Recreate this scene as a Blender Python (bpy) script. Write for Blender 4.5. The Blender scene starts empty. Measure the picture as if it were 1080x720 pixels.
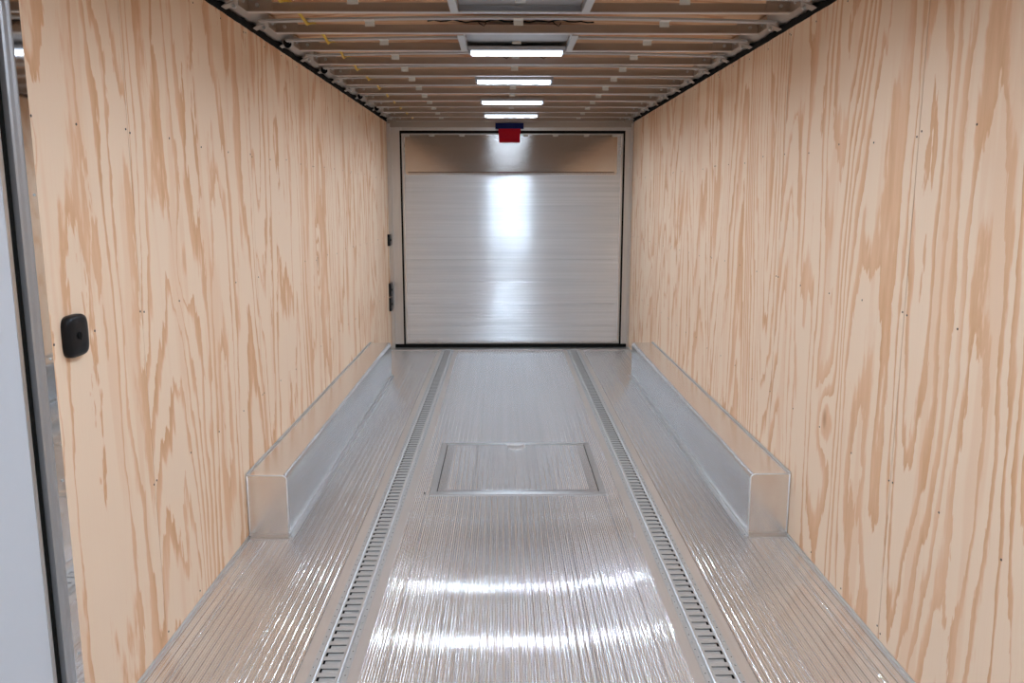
import bpy, bmesh, math, random
from mathutils import Vector, Matrix
random.seed(7)
S = bpy.context.scene
C = S.collection
# ---------------------------------------------------------------- camera, world, exposure
FPX = 862.0
PITCH = math.atan(149/862.0); YAW = math.radians(0.59)
cd = bpy.data.cameras.new('camera'); cam = bpy.data.objects.new('camera', cd); C.objects.link(cam)
cam.location = (-0.07, 0, 1.537)
cam.rotation_euler = (math.pi/2 - PITCH, 0, -YAW)
cd.sensor_fit = 'HORIZONTAL'; cd.sensor_width = 36; cd.lens = 36*FPX/1080
cd.clip_start = 0.02
S.camera = cam
w = bpy.data.worlds.new('world'); S.world = w; w.use_nodes = True
w.node_tree.nodes['Background'].inputs[0].default_value = (0.8, 0.9, 1, 1)
w.node_tree.nodes['Background'].inputs[1].default_value = 0.05
S.view_settings.view_transform = 'Standard'; S.view_settings.look = 'None'
S.view_settings.gamma = 1; S.view_settings.use_curve_mapping = False
S.view_settings.exposure = 0.0
LED_STRENGTH = 730.0
LED_COLOR = (0.80, 0.955, 1.15)

# ---------------------------------------------------------------- room numbers
HW = 1.25            # half width between the plywood faces
YB = 8.54            # plane of the rear frame
YF = -3.2            # front wall behind the camera
ZW = 2.318           # top of the plywood
ZB = 2.31            # underside of the roof bows
SEAMS = [2.655 + 1.27*k for k in range(-5, 5)]

# ---------------------------------------------------------------- materials
def newmat(name):
    m = bpy.data.materials.new(name); m.use_nodes = True
    nt = m.node_tree; b = nt.nodes['Principled BSDF']
    return m, nt, b
def N(nt, t, **kw):
    n = nt.nodes.new(t)
    for k, v in kw.items():
        if k in n.inputs.keys(): n.inputs[k].default_value = v
        else: setattr(n, k, v)
    return n
def math_(nt, op, a, b=None, c=None):
    n = nt.nodes.new('ShaderNodeMath'); n.operation = op
    for i, v in enumerate((a, b, c)):
        if v is None: continue
        if isinstance(v, (int, float)): n.inputs[i].default_value = v
        else: nt.links.new(v, n.inputs[i])
    return n.outputs[0]
def ramp(nt, fac, stops, interp='LINEAR'):
    r = nt.nodes.new('ShaderNodeValToRGB'); r.color_ramp.interpolation = interp
    e = r.color_ramp.elements
    while len(e) < len(stops): e.new(0.5)
    for el, (p, c) in zip(e, stops):
        el.position = p; el.color = (c[0], c[1], c[2], 1)
    nt.links.new(fac, r.inputs[0]); return r.outputs[0]
def stretch(nt, vec, sc, off=None):
    m = nt.nodes.new('ShaderNodeVectorMath'); m.operation = 'MULTIPLY'
    nt.links.new(vec, m.inputs[0]); m.inputs[1].default_value = sc
    o = m.outputs[0]
    if off is not None:
        a = nt.nodes.new('ShaderNodeVectorMath'); a.operation = 'ADD'
        nt.links.new(o, a.inputs[0]); nt.links.new(off, a.inputs[1]); o = a.outputs[0]
    return o
def noise(nt, vec, scale=1, detail=2, rough=0.5, dist=0):
    n = nt.nodes.new('ShaderNodeTexNoise'); n.inputs['Scale'].default_value = scale
    n.inputs['Detail'].default_value = detail; n.inputs['Roughness'].default_value = rough
    n.inputs['Distortion'].default_value = dist
    nt.links.new(vec, n.inputs['Vector']); return n.outputs['Fac']
def mixc(nt, fac, a, b, mode='MIX'):
    n = nt.nodes.new('ShaderNodeMix'); n.data_type = 'RGBA'; n.blend_type = mode
    for i, v in ((0, fac), (6, a), (7, b)):
        if isinstance(v, (int, float)): n.inputs[i].default_value = v
        elif isinstance(v, tuple): n.inputs[i].default_value = (*v, 1)
        else: nt.links.new(v, n.inputs[i])
    return n.outputs[2]

def plywood(name, light, mid, dark, along='Z', sat=1.0, rings=20.0):
    """rotary-cut fir veneer: nested cathedral bands, wandering vertical grain, a few knots"""
    m, nt, b = newmat(name)
    tc = N(nt, 'ShaderNodeTexCoord').outputs['Object']
    oi = N(nt, 'ShaderNodeObjectInfo').outputs['Random']
    comb = N(nt, 'ShaderNodeCombineXYZ')
    for i in range(3): nt.links.new(math_(nt, 'MULTIPLY', oi, 37.0+11*i), comb.inputs[i])
    off = comb.outputs[0]
    ac, al = (1.0, 0.12)
    def sv(a, l):                      # a = scale across the grain, l = along the grain
        return (0.15*a, a, l) if along == 'Z' else (l, a, 0.15*a)
    base = noise(nt, stretch(nt, tc, sv(1.55, 0.22), off), 1, 1.5, 0.42)
    med = noise(nt, stretch(nt, tc, sv(6.0, 1.1), off), 1, 2, 0.5)
    jag = noise(nt, stretch(nt, tc, sv(30.0, 5.5), off), 1, 3, 0.6)
    # knots
    vo = nt.nodes.new('ShaderNodeTexVoronoi'); vo.feature = 'F1'; vo.inputs['Scale'].default_value = 1
    vo.inputs['Randomness'].default_value = 1
    nt.links.new(stretch(nt, tc, sv(1.7, 0.8), off), vo.inputs['Vector'])
    kd = vo.outputs['Distance']
    kn = math_(nt, 'EXPONENT', math_(nt, 'MULTIPLY', math_(nt, 'MULTIPLY', kd, kd), -60.0))
    f = math_(nt, 'ADD', math_(nt, 'MULTIPLY', base, 1.0), math_(nt, 'MULTIPLY', med, 0.085))
    f = math_(nt, 'ADD', f, math_(nt, 'MULTIPLY', jag, 0.034))
    f = math_(nt, 'ADD', f, math_(nt, 'MULTIPLY', kn, 0.10))
    ph = math_(nt, 'FRACT', math_(nt, 'MULTIPLY', f, rings))
    st = noise(nt, stretch(nt, tc, sv(5.0, 0.5), off), 1, 3, 0.6)
    th = nt.nodes.new('ShaderNodeMapRange'); nt.links.new(st, th.inputs[0])
    for q, v in zip((1, 2, 3, 4), (0.36, 0.62, 0.945, 0.50)): th.inputs[q].default_value = v
    thr = th.outputs[0]
    a1 = nt.nodes.new('ShaderNodeMapRange'); a1.interpolation_type = 'SMOOTHSTEP'
    nt.links.new(ph, a1.inputs[0]); nt.links.new(math_(nt, 'SUBTRACT', thr, 0.13), a1.inputs[1]); nt.links.new(math_(nt, 'ADD', thr, 0.06), a1.inputs[2])
    a2 = ramp(nt, ph, [(0.0, (0.4,)*3), (0.03, (1,)*3), (0.965, (1,)*3), (1.0, (0.4,)*3)])
    a3 = ramp(nt, ph, [(0.45, (0.50,)*3), (0.97, (0.95,)*3)])
    tone = noise(nt, stretch(nt, tc, sv(9.0, 0.8), off), 1, 3, 0.6)
    amt = math_(nt, 'MULTIPLY', math_(nt, 'MULTIPLY', a1.outputs[0], a2), math_(nt, 'MULTIPLY', a3, ramp(nt, tone, [(0.3, (0.55,)*3), (0.65, (1.0,)*3)])))
    fine = noise(nt, stretch(nt, tc, sv(240.0, 4.0), off), 1, 2, 0.6)
    amt = math_(nt, 'ADD', amt, math_(nt, 'MULTIPLY', math_(nt, 'SUBTRACT', fine, 0.5), 0.30))
    col = ramp(nt, amt, [(0.0, light), (0.5, mid), (1.0, dark)])
    # broad warm stains in the veneer
    pat = noise(nt, stretch(nt, tc, sv(7.5, 0.55), off), 1, 3, 0.55)
    patm = ramp(nt, pat, [(0.545, (0,)*3), (0.60, (1,)*3)])
    col = mixc(nt, math_(nt, 'MULTIPLY', patm, 0.36), col, mid)
    knd = ramp(nt, kd, [(0.0, (1,)*3), (0.022, (0.6,)*3), (0.04, (0,)*3)])
    col = mixc(nt, math_(nt, 'MULTIPLY', knd, 0.6), col, (dark[0]*0.55, dark[1]*0.45, dark[2]*0.4))
    nt.links.new(col, b.inputs['Base Color'])
    b.inputs['Roughness'].default_value = 0.62
    b.inputs['Specular IOR Level'].default_value = 0.3
    bp = N(nt, 'ShaderNodeBump'); bp.inputs['Strength'].default_value = 0.12; bp.inputs['Distance'].default_value = 0.001
    nt.links.new(amt, bp.inputs['Height']); nt.links.new(bp.outputs[0], b.inputs['Normal'])
    return m

def metal(name, col, rough, stretch_v=(60, 60, 60), rv=0.08, bump=0.0, var=0.06, metallic=1.0, bumpv=None, lobe=None):
    m, nt, b = newmat(name)
    tc = N(nt, 'ShaderNodeTexCoord').outputs['Object']
    n1 = noise(nt, stretch(nt, tc, stretch_v), 1, 3, 0.6)
    n2 = noise(nt, stretch(nt, tc, (2.1, 1.7, 2.3)), 1, 3, 0.6)
    r = math_(nt, 'ADD', rough - rv/2, math_(nt, 'MULTIPLY', math_(nt, 'ADD', math_(nt, 'MULTIPLY', n1, 0.5), math_(nt, 'MULTIPLY', n2, 0.5)), rv))
    nt.links.new(r, b.inputs['Roughness'])
    c = mixc(nt, n1, tuple(x*(1-var) for x in col), tuple(min(1, x*(1+var)) for x in col))
    nt.links.new(c, b.inputs['Base Color']); b.inputs['Metallic'].default_value = metallic
    if lobe:      # polished crests over the brushed base: a second, sharper highlight
        g = N(nt, 'ShaderNodeBsdfPrincipled'); g.inputs['Metallic'].default_value = 1.0; g.inputs['Roughness'].default_value = lobe[0]
        nt.links.new(c, g.inputs['Base Color'])
        mx = N(nt, 'ShaderNodeMixShader'); mx.inputs[0].default_value = lobe[1]
        nt.links.new(b.outputs[0], mx.inputs[1]); nt.links.new(g.outputs[0], mx.inputs[2])
        nt.links.new(mx.outputs[0], nt.nodes['Material Output'].inputs['Surface'])
    if bump:
        n3 = noise(nt, stretch(nt, tc, bumpv or stretch_v), 1, 2, 0.5)
        bp = N(nt, 'ShaderNodeBump'); bp.inputs['Strength'].default_value = 1.0; bp.inputs['Distance'].default_value = bump
        nt.links.new(n3, bp.inputs['Height']); nt.links.new(bp.outputs[0], b.inputs['Normal'])
    return m
def plain(name, col, rough=0.5, metallic=0.0, nz=0.05):
    m, nt, b = newmat(name)
    tc = N(nt, 'ShaderNodeTexCoord').outputs['Object']
    n1 = noise(nt, tc, 40, 3, 0.6)
    c = mixc(nt, n1, tuple(x*(1-nz) for x in col), tuple(min(1, x*(1+nz)) for x in col))
    nt.links.new(c, b.inputs['Base Color']); b.inputs['Roughness'].default_value = rough; b.inputs['Specular IOR Level'].default_value = 0.5 if max(col) > 0.02 and rough < 0.7 else 0.15; b.inputs['Metallic'].default_value = metallic
    return m

M = {}
M['ply'] = plywood('fir_plywood', (0.88, 0.675, 0.49), (0.80, 0.505, 0.31), (0.64, 0.35, 0.17), rings=23.0)
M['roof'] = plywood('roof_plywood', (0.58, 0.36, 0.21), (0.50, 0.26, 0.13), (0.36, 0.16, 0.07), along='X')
M['floor'] = metal('ribbed_floor_aluminium', (0.82, 0.85, 0.88), 0.20, (40, 0.3, 90), 0.08, 0.0, 0.24, metallic=0.8, lobe=(0.062, 0.42))
M['strip'] = metal('flat_floor_aluminium', (0.66, 0.62, 0.58), 0.36, (60, 1, 60), 0.1, metallic=0.6)
M['door'] = metal('ribbed_door_aluminium', (0.77, 0.80, 0.83), 0.20, (0.6, 90, 38), 0.05, 0.0, 0.22, metallic=0.62, lobe=(0.07, 0.05))
M['sheet'] = metal('smooth_aluminium_sheet', (0.62, 0.59, 0.56), 0.08, (30, 30, 30), 0.03, 0.00012, 0.03, bumpv=(1.0, 1.0, 420))
M['box'] = metal('box_aluminium_sheet', (0.82, 0.82, 0.82), 0.25, (40, 4, 40), 0.08, 0.0, 0.03, metallic=0.95)
M['frame'] = metal('extruded_aluminium', (0.72, 0.72, 0.71), 0.34, (40, 40, 4), 0.1)
M['mirror'] = metal('polished_aluminium_flange', (0.80, 0.80, 0.80), 0.04, (20, 20, 3), 0.02)
M['zinc'] = metal('zinc_plated_steel', (0.60, 0.62, 0.62), 0.38, (50, 50, 50), 0.15, metallic=0.65)
M['bow'] = metal('galvanised_bow', (0.46, 0.405, 0.35), 0.42, (3, 50, 50), 0.12, metallic=0.6)  # warm tint stands in for the wood reflected in bare metal
M['weld'] = metal('weld_bead', (0.88, 0.88, 0.88), 0.35, (200, 200, 200), 0.15, 0.0, metallic=0.3)
M['black'] = plain('black_plastic', (0.012, 0.012, 0.013), 0.38)
M['rubber'] = plain('black_rubber', (0.006, 0.006, 0.005), 0.9)
M['dark'] = plain('dark_gap', (0.01, 0.01, 0.01), 0.9)
M['rail'] = metal('dull_frame_extrusion', (0.42, 0.43, 0.44), 0.45, (40, 40, 4), 0.1, metallic=0.7)
M['stiff'] = plain('pale_stiffener', (0.45, 0.45, 0.44), 0.45, 0.3)  # grey, less metallic tone than the bow channel
M['white'] = plain('white_door_skin', (0.62, 0.66, 0.71), 0.28, 0, 0.01)
M['whitewall'] = plain('white_front_wall', (0.6, 0.62, 0.65), 0.5, 0, 0.01)
M['yellow'] = plain('yellow_cable_sheath', (0.62, 0.40, 0.02), 0.45)
M['red'] = plain('red_plastic', (0.40, 0.006, 0.018), 0.75)
M['navy'] = plain('navy_plastic', (0.006, 0.014, 0.09), 0.75)
M['grey'] = plain('grey_lamp_housing', (0.30, 0.30, 0.31), 0.5)
M['clip'] = plain('pale_plastic_clip', (0.62, 0.62, 0.58), 0.5)
def emis(name, col, st):
    m, nt, b = newmat(name)
    b.inputs['Base Color'].default_value = (0.8, 0.8, 0.8, 1)
    b.inputs['Emission Color'].default_value = (*col, 1); b.inputs['Emission Strength'].default_value = st
    return m
M['led'] = emis('led_glow', LED_COLOR, LED_STRENGTH)
M['lens'] = emis('led_diffuser_glow', LED_COLOR, 3.2)

# ---------------------------------------------------------------- mesh helpers
def box(bm, x0, x1, y0, y1, z0, z1, mi=0):
    vs = [bm.verts.new((x, y, z)) for x in (x0, x1) for y in (y0, y1) for z in (z0, z1)]
    fs = [(0,1,3,2), (4,6,7,5), (0,4,5,1), (2,3,7,6), (0,2,6,4), (1,5,7,3)]
    for f in fs:
        fc = bm.faces.new([vs[i] for i in f]); fc.material_index = mi
    return vs
def cyl(bm, p, axis, r, h, n=12, r2=None):
    """disc or shaft centred on p along axis 'X','Y','Z' (h in total)"""
    r2 = r if r2 is None else r2
    def P(a, rr, t):
        c, s = rr*math.cos(a), rr*math.sin(a)
        d = {'X': (t, c, s), 'Y': (c, t, s), 'Z': (c, s, t)}[axis]
        return (p[0]+d[0], p[1]+d[1], p[2]+d[2])
    A = [bm.verts.new(P(2*math.pi*i/n, r, -h/2)) for i in range(n)]
    B = [bm.verts.new(P(2*math.pi*i/n, r2, h/2)) for i in range(n)]
    for i in range(n):
        bm.faces.new((A[i], A[(i+1) % n], B[(i+1) % n], B[i]))
    bm.faces.new(A[::-1]); bm.faces.new(B)
def prism(bm, prof, t0, t1, axis='Y', close=True):
    """profile extruded along axis. 'Y': prof=(x,z)   'X': prof=(y,z)   'Z': prof=(x,y)"""
    def P(q, t): return {'Y': (q[0], t, q[1]), 'X': (t, q[0], q[1]), 'Z': (q[0], q[1], t)}[axis]
    A = [bm.verts.new(P(q, t0)) for q in prof]; B = [bm.verts.new(P(q, t1)) for q in prof]
    n = len(prof); sides = []
    for i in range(n if close else n-1):
        sides.append(bm.faces.new((A[i], A[(i+1) % n], B[(i+1) % n], B[i])))
    if close: bm.faces.new(A[::-1]); bm.faces.new(B)
    return sides
def tube(bm, pts, r, n=8):
    pts = [Vector(p) for p in pts]; rings = []
    for i, p in enumerate(pts):
        d = (pts[min(i+1, len(pts)-1)] - pts[max(i-1, 0)]).normalized()
        up = Vector((0, 0, 1)) if abs(d.z) < 0.9 else Vector((1, 0, 0))
        a = d.cross(up).normalized(); b = a.cross(d)
        rings.append([bm.verts.new(p + a*r*math.cos(2*math.pi*k/n) + b*r*math.sin(2*math.pi*k/n)) for k in range(n)])
    for A, B in zip(rings, rings[1:]):
        for k in range(n):
            bm.faces.new((A[k], A[(k+1) % n], B[(k+1) % n], B[k]))
    bm.faces.new(rings[0][::-1]); bm.faces.new(rings[-1])
def obj(name, bm, mat, parent=None, smooth=False, bevel=0.0, seg=2, auto=False):
    if bevel:
        bmesh.ops.bevel(bm, geom=[e for e in bm.edges if e.is_manifold and e.calc_face_angle(0) > 0.6], offset=bevel, segments=seg, profile=0.6, affect='EDGES')
    bmesh.ops.recalc_face_normals(bm, faces=bm.faces[:])
    me = bpy.data.meshes.new(name); bm.to_mesh(me); bm.free()
    if smooth:
        for p in me.polygons: p.use_smooth = True
        if auto:
            me.set_sharp_from_angle(angle=math.radians(35))
    for mm in (mat if isinstance(mat, (list, tuple)) else [mat]): me.materials.append(mm)
    o = bpy.data.objects.new(name, me); C.objects.link(o)
    if parent: o.parent = parent
    return o
def make(name, mat, parent, fn, **kw):
    bm = bmesh.new(); fn(bm); return obj(name, bm, mat, parent, **kw)
def bx(name, mat, parent, *b, bevel=0.0, **kw):
    bm = bmesh.new(); box(bm, *b); return obj(name, bm, mat, parent, bevel=bevel, **kw)
def struct(o): o['kind'] = 'structure'; return o
def thing(name, label, cat, loc=(0, 0, 0), group=None):
    o = bpy.data.objects.new(name, None); C.objects.link(o); o.location = loc; o.empty_display_size = 0.1
    o['label'] = label; o['category'] = cat
    if group: o['group'] = group
    return o
def copy_tree(o, loc=None, label=None, parent=None):
    c = o.copy(); C.objects.link(c)
    if parent: c.parent = parent
    if loc is not None: c.location = loc
    if label: c['label'] = label
    for ch in list(o.children): copy_tree(ch, parent=c)
    return c

# ---------------------------------------------------------------- ribbed extrusion profile
PITCH_R = 0.029
def rib(u, s=0.40):
    """height of the ribbed extrusion at u metres across the ribs"""
    p = PITCH_R/3; q = (u/p) % 1.0 - 0.5; h = s*p*(0.25-q*q)
    t = (u/PITCH_R) % 1.0
    d = abs(t-0.5)*PITCH_R
    if d < 0.0040: h += 0.0007*0.5*(1+math.cos(math.pi*d/0.0040))
    s = (u % (PITCH_R*8))
    s = min(s, PITCH_R*8-s)
    if s < 0.0026: h -= 0.0028*(1-s/0.0026)
    return h
def ribbed(bm, u0, u1, t0, t1, put, step=0.000966, tcuts=None, s=0.40):
    n = max(2, int(round((u1-u0)/step)))
    ts = [t0, t1] if not tcuts else tcuts
    rows = []
    for t in ts:
        rows.append([bm.verts.new(put(u0+(u1-u0)*i/n, t, rib(u0+(u1-u0)*i/n, s))) for i in range(n+1)])
    for A, B in zip(rows, rows[1:]):
        for i in range(n): bm.faces.new((A[i], A[i+1], B[i+1], B[i]))

# ================================================================ SETTING
# floor: three ribbed decks, two flat strips under the cargo tracks, a flat sill at the rear
TX = 0.648
def f_floor(bm):
    put = lambda u, t, h: (u, t, h)
    for a, b in ((-HW, -TX-0.105), (-TX+0.105, TX-0.105), (TX+0.105, HW)):
        ribbed(bm, a, b, YF, 8.36, put)
floor = struct(make('floor', M['floor'], None, f_floor, smooth=True))
for s in (-1, 1):
    bx('flat_strip', M['strip'], floor, s*TX-0.105, s*TX+0.105, YF, 8.36, -0.004, -0.0015)
bx('rear_sill', M['frame'], floor, -HW, HW, 8.375, YB+0.03, -0.01, 0.001, bevel=0.0008)
bx('sill_edge', M['frame'], floor, -HW, HW, 8.357, 8.372, -0.008, 0.004, bevel=0.001)
bx('subfloor', M['dark'], floor, -1.4, 1.4, YF-0.1, YB+0.15, -0.06, -0.012)
# thin angle between floor and walls
for s, nm in ((-1, 'left'), (1, 'right')):
    def f_base(bm, s=s):
        prism(bm, [(s*HW, 0.0), (s*HW, 0.012), (s*(HW-0.003), 0.012), (s*(HW-0.003), 0.004), (s*(HW-0.012), 0.003), (s*(HW-0.012), 0.0)], YF if s > 0 else 2.11, 8.5)
    struct(make('baseboard_'+nm, M['frame'], None, f_base))

# walls: a dark backing and one veneer sheet per panel
ROWS = [0.045, 0.60, 1.172, 1.746, 2.285]
def wall(nm, s, y_from, y_to, backs):
    bm = bmesh.new()
    for a, b in backs: box(bm, s*(HW+0.012), s*(HW+0.05), a, b, -0.01, 2.45)
    wl = struct(obj('wall_'+nm, bm, M['dark']))
    cuts = [y_from] + [y for y in SEAMS if y_from+0.05 < y < y_to-0.05] + [y_to]
    for a, b in zip(cuts, cuts[1:]):
        g = 0.003 if nm == 'right' and abs(a-2.655) < 0.01 else 0.0012
        pn = bx('plywood_panel', M['ply'], wl, s*HW, s*(HW+0.0118), a+g, b-g, 0.0, ZW, bevel=0.0008, seg=1)
        ys = [a+0.013, b-0.013]
        y = a
        k0 = math.ceil((a-2.655)/0.3175)
        while 2.655+0.3175*k0 < b-0.05:
            y = 2.655+0.3175*k0
            if y > a+0.05: ys.append(y)
            k0 += 1
        for y in ys:
            if y < 1.6: continue
            for z in ROWS:
                if random.random() < 0.12: continue
                yy = y+random.uniform(-.006, .006); zz = z+random.uniform(-.01, .01)
                def f_scr(bm, yy=yy, zz=zz):
                    cyl(bm, (s*(HW-0.0003), yy, zz), 'X', 0.0036, 0.0016, 8)
                make('screw', M['screw'], pn, f_scr)
    return wl
M['screw'] = metal('dark_screw_head', (0.10, 0.085, 0.075), 0.45, (90, 90, 90), 0.1, metallic=0.6)
DY0, DY1 = 1.09, 2.112      # the side door with its frame on the left wall
wl = wall('left', -1, DY1, 8.50, [(DY1, 8.6), (YF, DY0)])
def f_p(bm): box(bm, -HW-0.0118, -HW, YF, DY0, 0, ZW)
make('plywood_panel', M['ply'], wl, f_p)
wr = wall('right', 1, YF, 8.50, [(YF, 8.6)])
struct(bx('wall_front', M['whitewall'], None, -1.35, 1.35, YF-0.08, YF, -0.01, 2.5))

# black sealing strip along the top of each plywood wall, with the aluminium cove behind it
BOWS = [3.587-0.437*k for k in range(15, 0, -1)] + [3.587, 4.021, 4.476, 4.915, 5.356, 5.772, 6.222, 6.660, 7.093, 7.512, 7.95, 8.371]
for s, nm, idx in ((-1, 'left', 1), (1, 'right', 2)):
    def f_seal(bm, s=s):
        n = 400; rows = []
        for i in range(n+1):
            y = YF + (8.50-YF)*i/n
            d = min(abs(y-b) for b in BOWS)
            lump = 0.016*math.exp(-(d/0.035)**2)
            jz = 0.0025*math.sin(y*23)+0.002*math.sin(y*57+1)
            q = [(HW+0.004, ZW-0.003), (HW-0.006, ZW-0.003+jz*.6), (HW-0.012, ZW+0.010+jz), (HW-0.016-lump, ZW+0.020+jz+lump*.3), (HW+0.004, ZW+0.028+lump*.4)]
            rows.append([bm.verts.new((s*a, y, z)) for a, z in q])
        for A, B in zip(rows, rows[1:]):
            for k in range(5): bm.faces.new((A[k], A[(k+1) % 5], B[(k+1) % 5], B[k]))
        bm.faces.new(rows[0]); bm.faces.new(rows[-1][::-1])
    struct(make('trim_%d' % idx, M['rubber'], None, f_seal))
    def f_cove(bm, s=s):
        prism(bm, [(s*(HW+0.004), ZW+0.022), (s*(HW-0.012), ZW+0.026), (s*(HW-0.10), 2.375), (s*(HW-0.10), 2.380), (s*(HW+0.004), 2.380)], YF, 8.54)
    struct(make('trim_%d' % (idx+2), M['bow'], None, f_cove))

# roof deck, slightly arched
def zroof(x): return 2.372 + 0.035*(1-(x/HW)**2)
def f_roof(bm):
    n = 24; xs = [-1.3+2.6*i/n for i in range(n+1)]
    lo = [(x, zroof(x)+0.012) for x in xs]; hi = [(x, zroof(x)+0.05) for x in reversed(xs)]
    prism(bm, lo+hi, YF-0.05, YB+0.1)
struct(make('ceiling', M['roof'], None, f_roof))

# ================================================================ rear frame and rear door
GX0, GX1, GZ0, GZ1 = -1.125, 1.172, 0.035, 2.232      # edges of the door opening
def f_rf(bm):
    box(bm, -HW-0.05, GX0, YB, YB+0.06, 0, 2.45); box(bm, GX1, HW+0.05, YB, YB+0.06, 0, 2.45)
    box(bm, GX0, GX1, YB, YB+0.06, GZ1, 2.45)
wb = struct(make('wall_back', M['frame'], None, f_rf, bevel=0.002))
for x0, x1 in ((-HW+0.0, -HW+0.035), (HW-0.022, HW)):
    bx('corner_angle', M['frame'], wb, x0, x1, 8.503, YB-0.001, 0.0, 2.30, bevel=0.002)
# the header beam above the door
bx('header', M['bow'], wb, -HW+0.01, HW-0.01, YB-0.03, YB-0.001, 2.262, 2.40, bevel=0.002)
for x in (GX0-0.03, GX1+0.01):
    bx('header_joint', M['frame'], wb, x-0.015, x+0.05, YB-0.034, YB-0.002, 2.238, 2.262, bevel=0.002)

dr = struct(bpy.data.objects.new('door_1', None)); C.objects.link(dr); dr.location = (0.02, YB, 0)
dr['kind'] = 'structure'
YD = 0.022; dz = Vector((-0.02, -YB, 0))
def dpart(name, mat, fn, **kw):
    o = make(name, mat, dr, fn, **kw); o.location = dz; return o
G = 0.017
def f_gask(bm):
    box(bm, GX0, GX0+G, YB+0.004, YB+0.05, 0.008, GZ1); box(bm, GX1-G, GX1, YB+0.004, YB+0.05, 0.008, GZ1)
    box(bm, GX0+G, GX1-G, YB+0.004, YB+0.05, GZ1-G*1.6, GZ1)
    box(bm, -HW, HW, YB-0.012, YB+0.05, 0.001, GZ0)
dpart('gasket', M['rubber'], f_gask, bevel=0.002)
PX0, PX1, PZ0, PZ1 = GX0+G, GX1-G, GZ0, GZ1-G*1.6
def f_panel(bm):
    put = lambda u, t, h: (t, YB+YD-h, u)
    ribbed(bm, PZ0, PZ1, PX0, PX1, put, s=0.50)
dpart('ribbed_panel', M['door'], f_panel, smooth=True)
def f_bord(bm):
    for a, b, c, d in ((PX0, PX0+0.022, PZ0, PZ1), (PX1-0.022, PX1, PZ0, PZ1), (PX0+0.022, PX1-0.022, PZ0, PZ0+0.02), (PX0+0.022, PX1-0.022, PZ1-0.025, PZ1)):
        box(bm, a, b, YB+YD-0.006, YB+YD+0.02, c, d)
dpart('edge_frame', M['frame'], f_bord, bevel=0.001)
# smooth cover plate across the top
def f_plate(bm):
    x0, x1, z0, z1 = -1.072, 1.092, 1.793, 2.19
    r = 0.03; pts = [(x0, z1), (x1, z1)]
    for k in range(7): a = -k*math.pi/12; pts.append((x1-r+r*math.cos(a), z0+r+r*math.sin(a)))
    for k in range(7): a = -math.pi/2-k*math.pi/12; pts.append((x0+r+r*math.cos(a), z0+r+r*math.sin(a)))
    A = [bm.verts.new((x, YB+YD-0.022, z)) for x, z in pts]; B = [bm.verts.new((x, YB+YD-0.002, z)) for x, z in pts]
    bm.faces.new(A); bm.faces.new(B[::-1])
    for i in range(len(pts)): bm.faces.new((A[i], A[(i+1) % len(pts)], B[(i+1) % len(pts)], B[i]))
pl = dpart('cover_plate', M['sheet'], f_plate, bevel=0.004)
pl['label'] = 'smooth brownish metal plate across the top of the ribbed door'
def f_fold(bm): 
    prism(bm, [(YB+YD-0.022, 1.799), (YB+YD-0.034, 1.808), (YB+YD-0.034, 1.812), (YB+YD-0.022, 1.822)], -1.045, 1.065, 'X')
o = make('folded_lip', M['sheet'], pl, f_fold)
for px_ in (-1.05, -0.795, -0.49, 0.155, 0.46, 0.775, 1.065):
    def f_clip(bm, x=px_): box(bm, x-0.027, x+0.027, YB+YD-0.03, YB+YD-0.004, 2.172, 2.192)
    dpart('clip', M['clip'], f_clip, bevel=0.005)
for x in (PX0+0.024, PX1-0.024):
    def f_hook(bm, x=x):
        box(bm, x-0.008, x+0.008, YB+YD-0.014, YB+YD-0.005, 2.0, 2.07)
        cyl(bm, (x, YB+YD-0.018, 2.052), 'Y', 0.012, 0.02, 12)
        tube(bm, [(x, YB+YD-0.015, 2.03), (x, YB+YD-0.03, 2.02), (x, YB+YD-0.034, 2.0), (x, YB+YD-0.026, 1.985)], 0.004)
    dpart('latch_hook', M['zinc'], f_hook, smooth=True, auto=True)

# ================================================================ side door and its frame on the left wall
fr = struct(bpy.data.objects.new('trim_5', None)); C.objects.link(fr)
def f_flange(bm): box(bm, -HW-0.012, -HW+0.0015, 2.068, 2.112, 0.0, 2.33)
make('flange', M['mirror'], fr, f_flange, bevel=0.0006)
def f_rail(bm):
    prism(bm, [(-HW-0.02, 2.020), (-HW+0.006, 2.020), (-HW+0.009, 2.026), (-HW+0.009, 2.036), (-HW+0.003, 2.042), (-HW+0.003, 2.052), (-HW+0.007, 2.058), (-HW+0.005, 2.068), (-HW-0.02, 2.068)], 0, 2.33, 'Z')
make('frame_rail', M['rail'], fr, f_rail)
def f_seal2(bm): box(bm, -HW-0.03, -HW-0.008, 2.002, 2.0195, 0.0, 2.33)
make('door_seal', M['rubber'], fr, f_seal2)
def f_fr2(bm):
    box(bm, -HW-0.02, -HW+0.004, DY0, DY0+0.05, 0, 2.33); box(bm, -HW-0.02, -HW+0.004, DY0+0.05, 2.02, 2.27, 2.33)
make('frame_rail', M['frame'], fr, f_fr2, bevel=0.001)
for z in (0.30, 0.80, 1.13, 1.55, 2.05):
    def f_s(bm, z=z): cyl(bm, (-HW+0.0022, 2.098, z), 'X', 0.004, 0.003, 10, 0.003)
    make('screw', M['zinc'], fr, f_s, smooth=True)
def f_back(bm): box(bm, -HW-0.09, -HW-0.04, DY0-0.05, DY1+0.05, -0.01, 2.45)
make('backing', M['dark'], fr, f_back)
sd = struct(bpy.data.objects.new('door_2', None)); C.objects.link(sd)
def f_sd(bm): box(bm, -HW-0.032, -HW-0.010, DY0+0.055, 1.999, 0.02, 2.265)
make('door_skin', M['white'], sd, f_sd, bevel=0.003)
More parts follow.
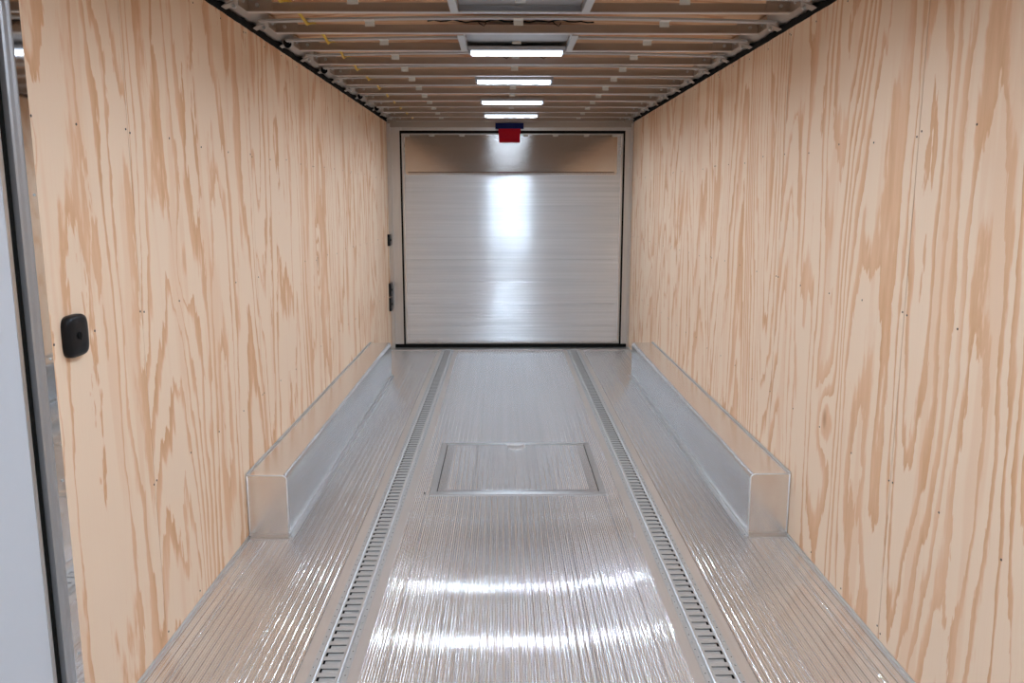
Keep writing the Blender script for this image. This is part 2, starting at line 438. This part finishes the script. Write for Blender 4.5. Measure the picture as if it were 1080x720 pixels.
def f_sde(bm): box(bm, -HW-0.033, -HW-0.0085, 1.985, 2.0, 0.02, 2.265)
make('edge_strip', M['frame'], sd, f_sde, bevel=0.001)

# ================================================================ THINGS
# ---- wheel boxes
def wheel_box(s, label):
    y0, y1, W, H = 3.585, 7.11, 0.186, 0.298
    t = thing('wheel_well_box', label, 'wheel box', (s*(HW-W/2), y0, 0))
    L = Vector((-s*(HW-W/2), -y0, 0))
    r = 0.022
    arc = [(s*(HW-W+r-r*math.cos(a)), H-r+r*math.sin(a)) for a in [k*math.pi/2/8 for k in range(9)]]
    def f_skin(bm):
        prof = [(s*(HW-W), 0.003)] + arc + [(s*(HW-0.0022), H), (s*(HW-0.0022), H-0.003), (s*(HW-W+0.003), 0.003)]
        inner = [(s*(HW-W), 0.003)] + arc + [(s*(HW-0.0022), H)]
        prism(bm, inner, y0, y1, close=False)
    make('cover_skin', M['box'], t, f_skin, smooth=True, auto=True).location = L
    for yy, d in ((y0-0.002, 1), (y1+0.002, -1)):
        def f_end(bm, yy=yy):
            prism(bm, [(s*(HW-W+0.001), 0.003)] + [(a, b-0.001) for a, b in arc] + [(s*(HW-0.0022), H-0.001), (s*(HW-0.0022), 0.003)], yy-0.001, yy+0.001)
        make('end_plate', M['box'], t, f_end).location = L
    def f_weld(bm):
        pts = [(s*(HW-W), y0-0.002, 0.01)] + [(a, y0-0.002, b) for a, b in arc] + [(s*(HW-0.006), y0-0.002, H)]
        tube(bm, pts, 0.0036, 8)
        tube(bm, [(s*(HW-0.0065), y0-0.002, 0.01), (s*(HW-0.0065), y0-0.002, H)], 0.004, 8)
    make('weld_seam', M['weld'], t, f_weld, smooth=True).location = L
    def f_ang(bm):
        prism(bm, [(s*(HW-0.0022), H), (s*(HW-0.0022), H+0.010), (s*(HW-0.004), H+0.010), (s*(HW-0.005), H+0.002), (s*(HW-0.016), H+0.0015), (s*(HW-0.016), H)], y0, y1)
    make('wall_angle', M['frame'], t, f_ang).location = L
    def f_fl(bm):
        x0 = s*(HW-W)
        prism(bm, [(x0, 0.0), (x0-s*0.022, 0.0), (x0-s*0.022, 0.0035), (x0-s*0.003, 0.0045), (x0-s*0.002, 0.016), (x0, 0.016)], y0-0.02, y1)
    make('side_flange', M['frame'], t, f_fl).location = L
    def f_ff(bm):
        prism(bm, [(y0, 0.0), (y0-0.024, 0.0), (y0-0.024, 0.0035), (y0-0.005, 0.0045), (y0-0.0035, 0.018), (y0, 0.018)], s*(HW-W), s*(HW-0.0125), 'X')
    make('end_flange', M['frame'], t, f_ff).location = L
    for k in range(12):
        yb = y0+0.0 + k*(y1-y0-0.05)/11
        def f_b(bm, yb=yb): cyl(bm, (s*(HW-W-0.013), yb, 0.0055), 'Z', 0.005, 0.004, 10, 0.0035)
        make('rivet', M['zinc'], t, f_b, smooth=True).location = L
    return t
wheel_box(-1, 'long aluminium wheel box with rounded top edge against the left plywood wall')
wheel_box(1, 'long aluminium wheel box with rounded top edge against the right plywood wall')

# ---- slotted cargo tracks
def cargo_track(s, label):
    y0, y1 = 0.30, 8.345; xc = s*TX
    t = thing('cargo_track_rail', label, 'cargo track', (xc, y0, 0))
    L = Vector((-xc, -y0, 0))
    zt = 0.0115; hw = 0.043; sl = 0.030
    P = 0.0486; n = int((y1-y0)/P)
    def f_plate(bm):
        # flanges and slopes on each side
        for k in (-1, 1):
            prism(bm, [(xc+k*0.064, 0.0), (xc+k*0.064, 0.003), (xc+k*0.048, 0.0025), (xc+k*(hw+0.001), zt), (xc+k*(hw-0.003), zt+0.0016), (xc+k*(sl+0.004), zt), (xc+k*sl, zt), (xc+k*sl, zt-0.0025), (xc+k*(hw-0.003), zt-0.0025), (xc+k*0.046, 0.0)], y0, y1)
        y = y0
        for i in range(n+1):
            a = y0+i*P
            b = min(a+0.0225, y1)
            if b > a: box(bm, xc-sl, xc+sl, a, b, zt-0.0025, zt)
        for i in range(n):    # rolled tongue below each slot, a shadow gap left at its outer and near sides
            a = y0+i*P+0.0225
            xo, xi = xc+s*(sl-0.0065), xc-s*sl
            prism(bm, [(a+0.0085, 0.001), (a+0.0090, 0.0045), (a+0.013, 0.0062), (a+0.0262, 0.0070), (a+0.0262, 0.001)], min(xo, xi), max(xo, xi), 'X')
        for k in (-1, 1):
            for i in range(n):
                if i % 3 == 0: continue
                f0 = len(bm.faces)
                cyl(bm, (xc+k*0.0565, y0+0.02+i*P, 0.0031), 'Z', 0.0022, 0.0010, 6)
                bm.faces.ensure_lookup_table()
                for f in bm.faces[f0:]: f.material_index = 1
    make('slotted_plate', [M['zinc'], M['dark']], t, f_plate).location = L
    bx('slot_shade_strip', M['dark'], t, xc-0.042, xc+0.042, y0, y1, 0.0, 0.0008).location = L  # near-black strip: the shade under the slots put into colour
    c = 0
    for i in range(0, n, 3):
        y = y0+0.02+i*P
        if y < 1.2: continue
        for k in (-1, 1):
            def f_r(bm, k=k, y=y): cyl(bm, (xc+k*0.0565, y, 0.0042), 'Z', 0.0045, 0.003, 8, 0.003)
            make('rivet', M['zinc'], t, f_r, smooth=True).location = L
    return t
cargo_track(-1, 'slotted steel cargo track set in the floor left of the hatch')
cargo_track(1, 'slotted steel cargo track set in the floor right of the hatch')

# ---- floor hatch
def hatch():
    x0, x1, y0, y1 = -0.425, 0.435, 4.165, 5.012
    t = thing('floor_hatch', 'flat rectangular ribbed metal hatch in the middle of the floor', 'hatch', (0.005, (y0+y1)/2, 0))
    L = Vector((-0.005, -(y0+y1)/2, 0))
    bm = bmesh.new()
    sb = 0.045
    ribbed(bm, x0+sb, x1-sb, y0+0.028, y1-0.012, lambda u, tt, h: (u, tt, 0.0042+h))
    obj('ribbed_lid', bm, M['floor'], t, smooth=True).location = L
    def f_bd(bm):
        box(bm, x0, x0+sb, y0, y1, 0.002, 0.0045); box(bm, x1-sb, x1, y0, y1, 0.002, 0.0045)
        box(bm, x0+sb, x1-sb, y0, y0+0.03, 0.002, 0.0058); box(bm, x0+sb, x1-sb, y1-0.012, y1, 0.002, 0.0058)
    make('lid_border', M['floor'], t, f_bd, bevel=0.0006).location = L
    bx('shadow_gap', M['dark'], t, x0-0.006, x1+0.006, y0-0.004, y1+0.004, 0.0012, 0.0018).location = L
    def f_fr(bm):
        a, b = 0.005, 0.038
        o_ = [(x0-b, y0-b-.004), (x1+b, y0-b-.004), (x1+b, y1+b), (x0-b, y1+b)]
        i_ = [(x0-a, y0-a), (x1+a, y0-a), (x1+a, y1+a), (x0-a, y1+a)]
        for k in range(4):
            q = [o_[k], o_[(k+1) % 4], i_[(k+1) % 4], i_[k]]
            cx = sum(p[0] for p in q)/4; cy = sum(p[1] for p in q)/4
            q = [(cx+(p[0]-cx)*0.999, cy+(p[1]-cy)*0.995) for p in q]
            prism(bm, q, 0.001, 0.0060, 'Z')
    make('frame', M['frame'], t, f_fr, bevel=0.0008).location = L
    la = bx('latch', M['frame'], t, -0.055, 0.065, y1-0.045, y1+0.012, 0.0050, 0.0105, bevel=0.003); la.location = L
    def f_h(bm):
        tube(bm, [(-0.045, y1-0.032, 0.012), (-0.028, y1-0.047, 0.017), (0.005, y1-0.053, 0.019), (0.038, y1-0.047, 0.017), (0.055, y1-0.032, 0.012)], 0.0042, 8)
    make('pull_handle', M['weld'], la, f_h, smooth=True)
hatch()
def f_dot(bm): cyl(bm, (0, 0, 0.003), 'Z', 0.006, 0.004, 12, 0.004)
o = make('floor_screw', M['screw'], None, f_dot, smooth=True); o.location = (-0.492, 4.152, 0)
o['label'] = 'small dark screw in the floor beside the hatch corner'; o['category'] = 'screw'

# ---- roof bows
names = ['first', 'second', 'third', 'fourth', 'fifth', 'sixth', 'seventh', 'eighth', 'ninth', 'tenth', 'eleventh', 'twelfth', 'thirteenth', 'fourteenth', 'fifteenth',
         'sixteenth', 'seventeenth', 'eighteenth', 'nineteenth', 'twentieth', 'twenty-first', 'twenty-second', 'twenty-third', 'twenty-fourth', 'twenty-fifth', 'twenty-sixth', 'twenty-seventh', 'twenty-eighth']
BE = HW-0.115
def roof_bow():
    t = thing('roof_bow', '', 'roof beam', (0, 0, ZB), group='metal roof bows across the ceiling')
    def f_web(bm):   # J-section: lower flange towards the camera side, web, small return
        prism(bm, [(0.0, 0.0), (-0.0, 0.003), (0.030, 0.003), (0.030, 0.042), (0.0325, 0.042), (0.0325, 0.0)], -BE, BE, 'X')
    make('channel', M['bow'], t, f_web)
    def f_lip(bm): prism(bm, [(0.002, -0.002), (0.002, 0.0025), (0.033, 0.0025), (0.033, -0.002)], -BE, BE, 'X')
    make('flange', M['bowlip'], t, f_lip)
    def f_arch(bm):
        n = 30; A = []
        rows = []
        for i in range(n+1):
            x = -BE-0.04+(2*BE+0.08)*i/n; z = 0.020+0.020*(1-(x/HW)**2)
            rows.append([bm.verts.new((x, y, z+dz_)) for y, dz_ in ((-0.127, 0), (-0.127, 0.009), (-0.125, 0.009), (-0.125, 0.002), (-0.083, 0.002), (-0.083, 0))])
        for a, b in zip(rows, rows[1:]):
            for k in range(6): bm.faces.new((a[k], a[(k+1) % 6], b[(k+1) % 6], b[k]))
        bm.faces.new(rows[0]); bm.faces.new(rows[-1][::-1])
    make('arched_stiffener', M['stiff'], t, f_arch)
    for x in (-0.68, 0.0, 0.67):
        z = 0.020+0.020*(1-(x/HW)**2)
        def f_c(bm, x=x, z=z):
            box(bm, x-0.022, x+0.022, -0.128, -0.080, z-0.003, z-0.0005); box(bm, x-0.022, x+0.022, -0.084, -0.080, z-0.024, z-0.002)
        make('clip', M['clip'], t, f_c, bevel=0.001)
    for s in (-1, 1):
        def f_b(bm, s=s):
            box(bm, s*BE, s*(BE+0.003), -0.10, 0.034, 0.0, 0.055)
            box(bm, s*(BE-0.10), s*(BE+0.003), 0.026, 0.030, 0.004, 0.055)
            prism(bm, [(s*(BE+0.003), 0.045), (s*(BE+0.003), 0.05), (s*(HW-0.035), 0.022), (s*(HW-0.02), 0.012)], -0.03, 0.03)
        eb = make('end_bracket', M['bow'], t, f_b, bevel=0.0008)
        for (x, y, z) in ((BE-0.04, 0.020, 0.028), (BE-0.0, -0.05, 0.03), (BE+0.05, 0.0, 0.018)):
            def f_bt(bm, x=x, y=y, z=z): cyl(bm, (s*x, y, z), 'Y', 0.008, 0.016, 6)
            make('bolt', M['zinc'], eb, f_bt)
    return t
M['bowlip'] = metal('bow_flange', (0.62, 0.62, 0.61), 0.42, (3, 50, 50), 0.12)
proto = roof_bow()
nb = len(BOWS)
for i, y in enumerate(BOWS):
    k = nb-1-i
    lab = 'bare metal roof bow across the ceiling, %s from the rear door' % names[k]
    if i == 0: proto.location = (0, y, ZB); proto['label'] = lab
    elif y > -3: copy_tree(proto, (0, y, ZB), lab)
BOWS = [b for b in BOWS if b > -3.5]

# ---- LED strip lights between the bows
def lamp():
    t = thing('ceiling_light', '', 'ceiling light', (0, 0, ZB), group='LED strip lights along the ceiling')
    def f_h(bm):
        prism(bm, [(-0.040, 0.012), (-0.036, -0.004), (-0.028, -0.008), (0.028, -0.008), (0.036, -0.004), (0.040, 0.012)], -0.252, 0.252, 'X')
    make('housing', M['grey'], t, f_h, bevel=0.001)
    def f_l(bm):
        for k in (-1, 1):
            prism(bm, [(k*0.028, -0.008), (k*0.0265, -0.025), (k*0.0240, -0.025), (k*0.0245, -0.008)], -0.236, 0.236, 'X')
            box(bm, min(k*0.233, k*0.236), max(k*0.233, k*0.236), -0.0255, 0.0255, -0.0249, -0.008)
    ln = make('diffuser', M['lens'], t, f_l)
    for k in range(5):
        def f_d(bm, k=k): cyl(bm, (-0.19+0.095*k, 0, -0.0140), 'Z', 0.0175, 0.0012, 14, 0.0175)
        make('led', M['led'], t, f_d)
    for s in (-1, 1):
        bx('end_cap', M['grey'], t, min(s*0.236, s*0.25), max(s*0.236, s*0.25), -0.03, 0.03, -0.019, -0.008, bevel=0.003)
    return t
LY = [-1.95, -0.9, 0.13, 1.16, 2.20, 3.19, 4.44, 5.49, 6.63, 7.66]
ord_ = {7.66: 'LED strip light nearest the rear door', 6.63: 'lit LED strip light, second from the rear door', 5.49: 'lit LED strip light, third from the rear door',
        4.44: 'largest fully visible lit LED strip light, in a grey frame, fourth from the rear door', 3.19: 'LED strip light at the top edge, fifth from the rear door'}
ordn = ['tenth', 'ninth', 'eighth', 'seventh', 'sixth']
lp = lamp()
for i, y in enumerate(LY):
    lab = ord_.get(y) or 'lit LED strip light, %s from the rear door' % ordn[i]
    if i == 0: o = lp; o.location = (0, y, ZB-0.005); o['label'] = lab
    else: o = copy_tree(lp, (0, y, ZB-0.005), lab)
    if y in (3.19, 4.44):
        ya, yb = (4.021, 4.476) if y > 4 else (3.15, 3.587)
        for s in (-1, 1):
            def f_r(bm, s=s):
                prism(bm, [(s*0.256, -0.002), (s*0.256, 0.03), (s*0.259, 0.03), (s*0.259, 0.001), (s*0.288, 0.001), (s*0.288, -0.002)], ya-y+0.036, yb-y-0.006)
            make('side_rail', M['bowlip'], o, f_r)
        def f_pp(bm):
            box(bm, -0.255, 0.255, ya-y+0.09, yb-y+0.022, 0.034, 0.037)
            box(bm, -0.255, 0.255, yb-y+0.018, yb-y+0.022, 0.004, 0.034)
        make('back_plate', M['grey'], o, f_pp)

# ---- loose wires by the lights
def wire(y, x0, x1, z, label):
    def f(bm):
        n = 26; pts = []
        for i in range(n+1):
            x = x0+(x1-x0)*i/n
            pts.append((x, y+0.008*math.sin(i*1.1), z+0.004*math.sin(i*1.9)+0.003*math.sin(i*.7)))
        tube(bm, pts, 0.0035, 6)
        for q in (0.3, 0.75):
            x = x0+(x1-x0)*q
            tube(bm, [(x, y, z), (x+0.012, y, z-0.012), (x+0.03, y+0.01, z-0.02), (x+0.04, y, z-0.008)], 0.0022, 6)
    o = make('wire', M['rubber'], None, f, smooth=True)
    o['label'] = label; o['category'] = 'wire'
wire(3.975, -0.42, 0.35, 2.352, 'black wavy wire above the ceiling in front of the largest light')
wire(4.86, -0.22, 0.25, 2.352, 'short dark wire in the roof behind the largest light')

# ---- yellow cable threaded over the bows on the left
def f_y(bm):
    pts = []
    for i, yb in enumerate(BOWS):      # over each bow web, dipping under each arched stiffener
        for dy, z in ((-0.32, 2.356), (-0.20, 2.342), (-0.105, 2.326), (-0.04, 2.344), (0.03, 2.360)):
            pts.append((-0.965+0.004*math.sin(i*1.3+dy*9), yb+dy, z))
    tube(bm, pts, 0.007, 8)
o = make('cable', M['yellow'], None, f_y, smooth=True)
o['label'] = 'yellow cable running under the roof along the left side'; o['category'] = 'cable'

# ---- black round plugs at the left ends of some bows
for i, (y, nm_) in enumerate(((4.476, 'nearest the camera'), (5.356, 'second from the camera'), (6.66, 'third from the camera'), (7.512, 'farthest, by the rear door'))):
    def f_g(bm):
        cyl(bm, (0, 0, 0), 'Y', 0.015, 0.03, 16, 0.012)
        cyl(bm, (0, 0.02, 0), 'Y', 0.02, 0.012, 16)
    o = make('cable_grommet', M['rubber'], None, f_g, smooth=True, auto=True); o.location = (-HW+0.058, y-0.030, ZB+0.028)
    o['label'] = 'round black grommet at a left bow end, %s' % nm_; o['category'] = 'grommet'; o['group'] = 'black grommets at the left bow ends'

# ---- red block with navy strip above the rear door
t = thing('marker_block', 'red block under a navy blue strip above the rear door centre', 'marker', (-0.008, 8.46, 2.30))
def f_n(bm): box(bm, -0.142, 0.142, -0.004, 0.046, -0.055, 0.0)
nv = make('navy_strip', M['navy'], t, f_n, bevel=0.003); nv['label'] = 'navy blue strip'
def f_r(bm):
    A = [(-0.112, -0.055), (0.112, -0.055), (0.104, -0.185), (-0.104, -0.185)]
    prism(bm, [(a, b) for a, b in A], 0.0, 0.05, 'Y')
rd = make('red_block', M['red'], t, f_r, bevel=0.006); rd['label'] = 'red block'

# ---- black lock cover on the left wall
t = thing('lock_cover', 'black oval-cornered lock cover with keyhole on the left plywood wall', 'lock cover', (-HW, 2.218, 1.172))
def f_lc(bm):
    hy, hz = 0.056, 0.058
    def ring(k, xo):
        pts = []
        n = 40
        for i in range(n):
            a = 2*math.pi*i/n
            e = 2/4.2
            c, s_ = math.cos(a), math.sin(a)
            pts.append(bm.verts.new((xo, k*hy*math.copysign(abs(c)**e, c), k*hz*math.copysign(abs(s_)**e, s_))))
        return pts
    R = [ring(1.0, 0.0), ring(1.0, 0.012), ring(0.95, 0.018), ring(0.80, 0.022), ring(0.5, 0.024), ring(0.2, 0.0245)]
    for A, B in zip(R, R[1:]):
        for i in range(40): bm.faces.new((A[i], A[(i+1) % 40], B[(i+1) % 40], B[i]))
    bm.faces.new(R[-1]); bm.faces.new(R[0][::-1])
make('cover', M['black'], t, f_lc, smooth=True)
def f_key(bm):
    cyl(bm, (0.0245, -0.010, 0.002), 'X', 0.010, 0.006, 20)
    box(bm, 0.0276, 0.0290, -0.012, -0.008, -0.010, 0.010)
make('keyhole', M['dark'], t, f_key)
# ---- black fittings low on the left wall by the rear door
for z, h, lab in ((1.135, 0.115, 'small black plate on the left wall beside the rear door, topmost of three'),
                  (0.625, 0.135, 'black latch plate by the rear door, middle of three'),
                  (0.475, 0.135, 'black latch plate by the rear door, lowest of three')):
    t = thing('latch_plate', lab, 'latch plate', (-HW, 8.42, z), group='black plates on the left wall by the rear door')
    bx('plate', M['black'], t, 0.0, 0.022, -0.045, 0.045, -h/2, h/2, bevel=0.005)
    def f_k(bm): cyl(bm, (0.026, 0.0, 0.0), 'X', 0.014, 0.012, 14, 0.010)
    make('knob', M['black'], t, f_k, smooth=True, auto=True)
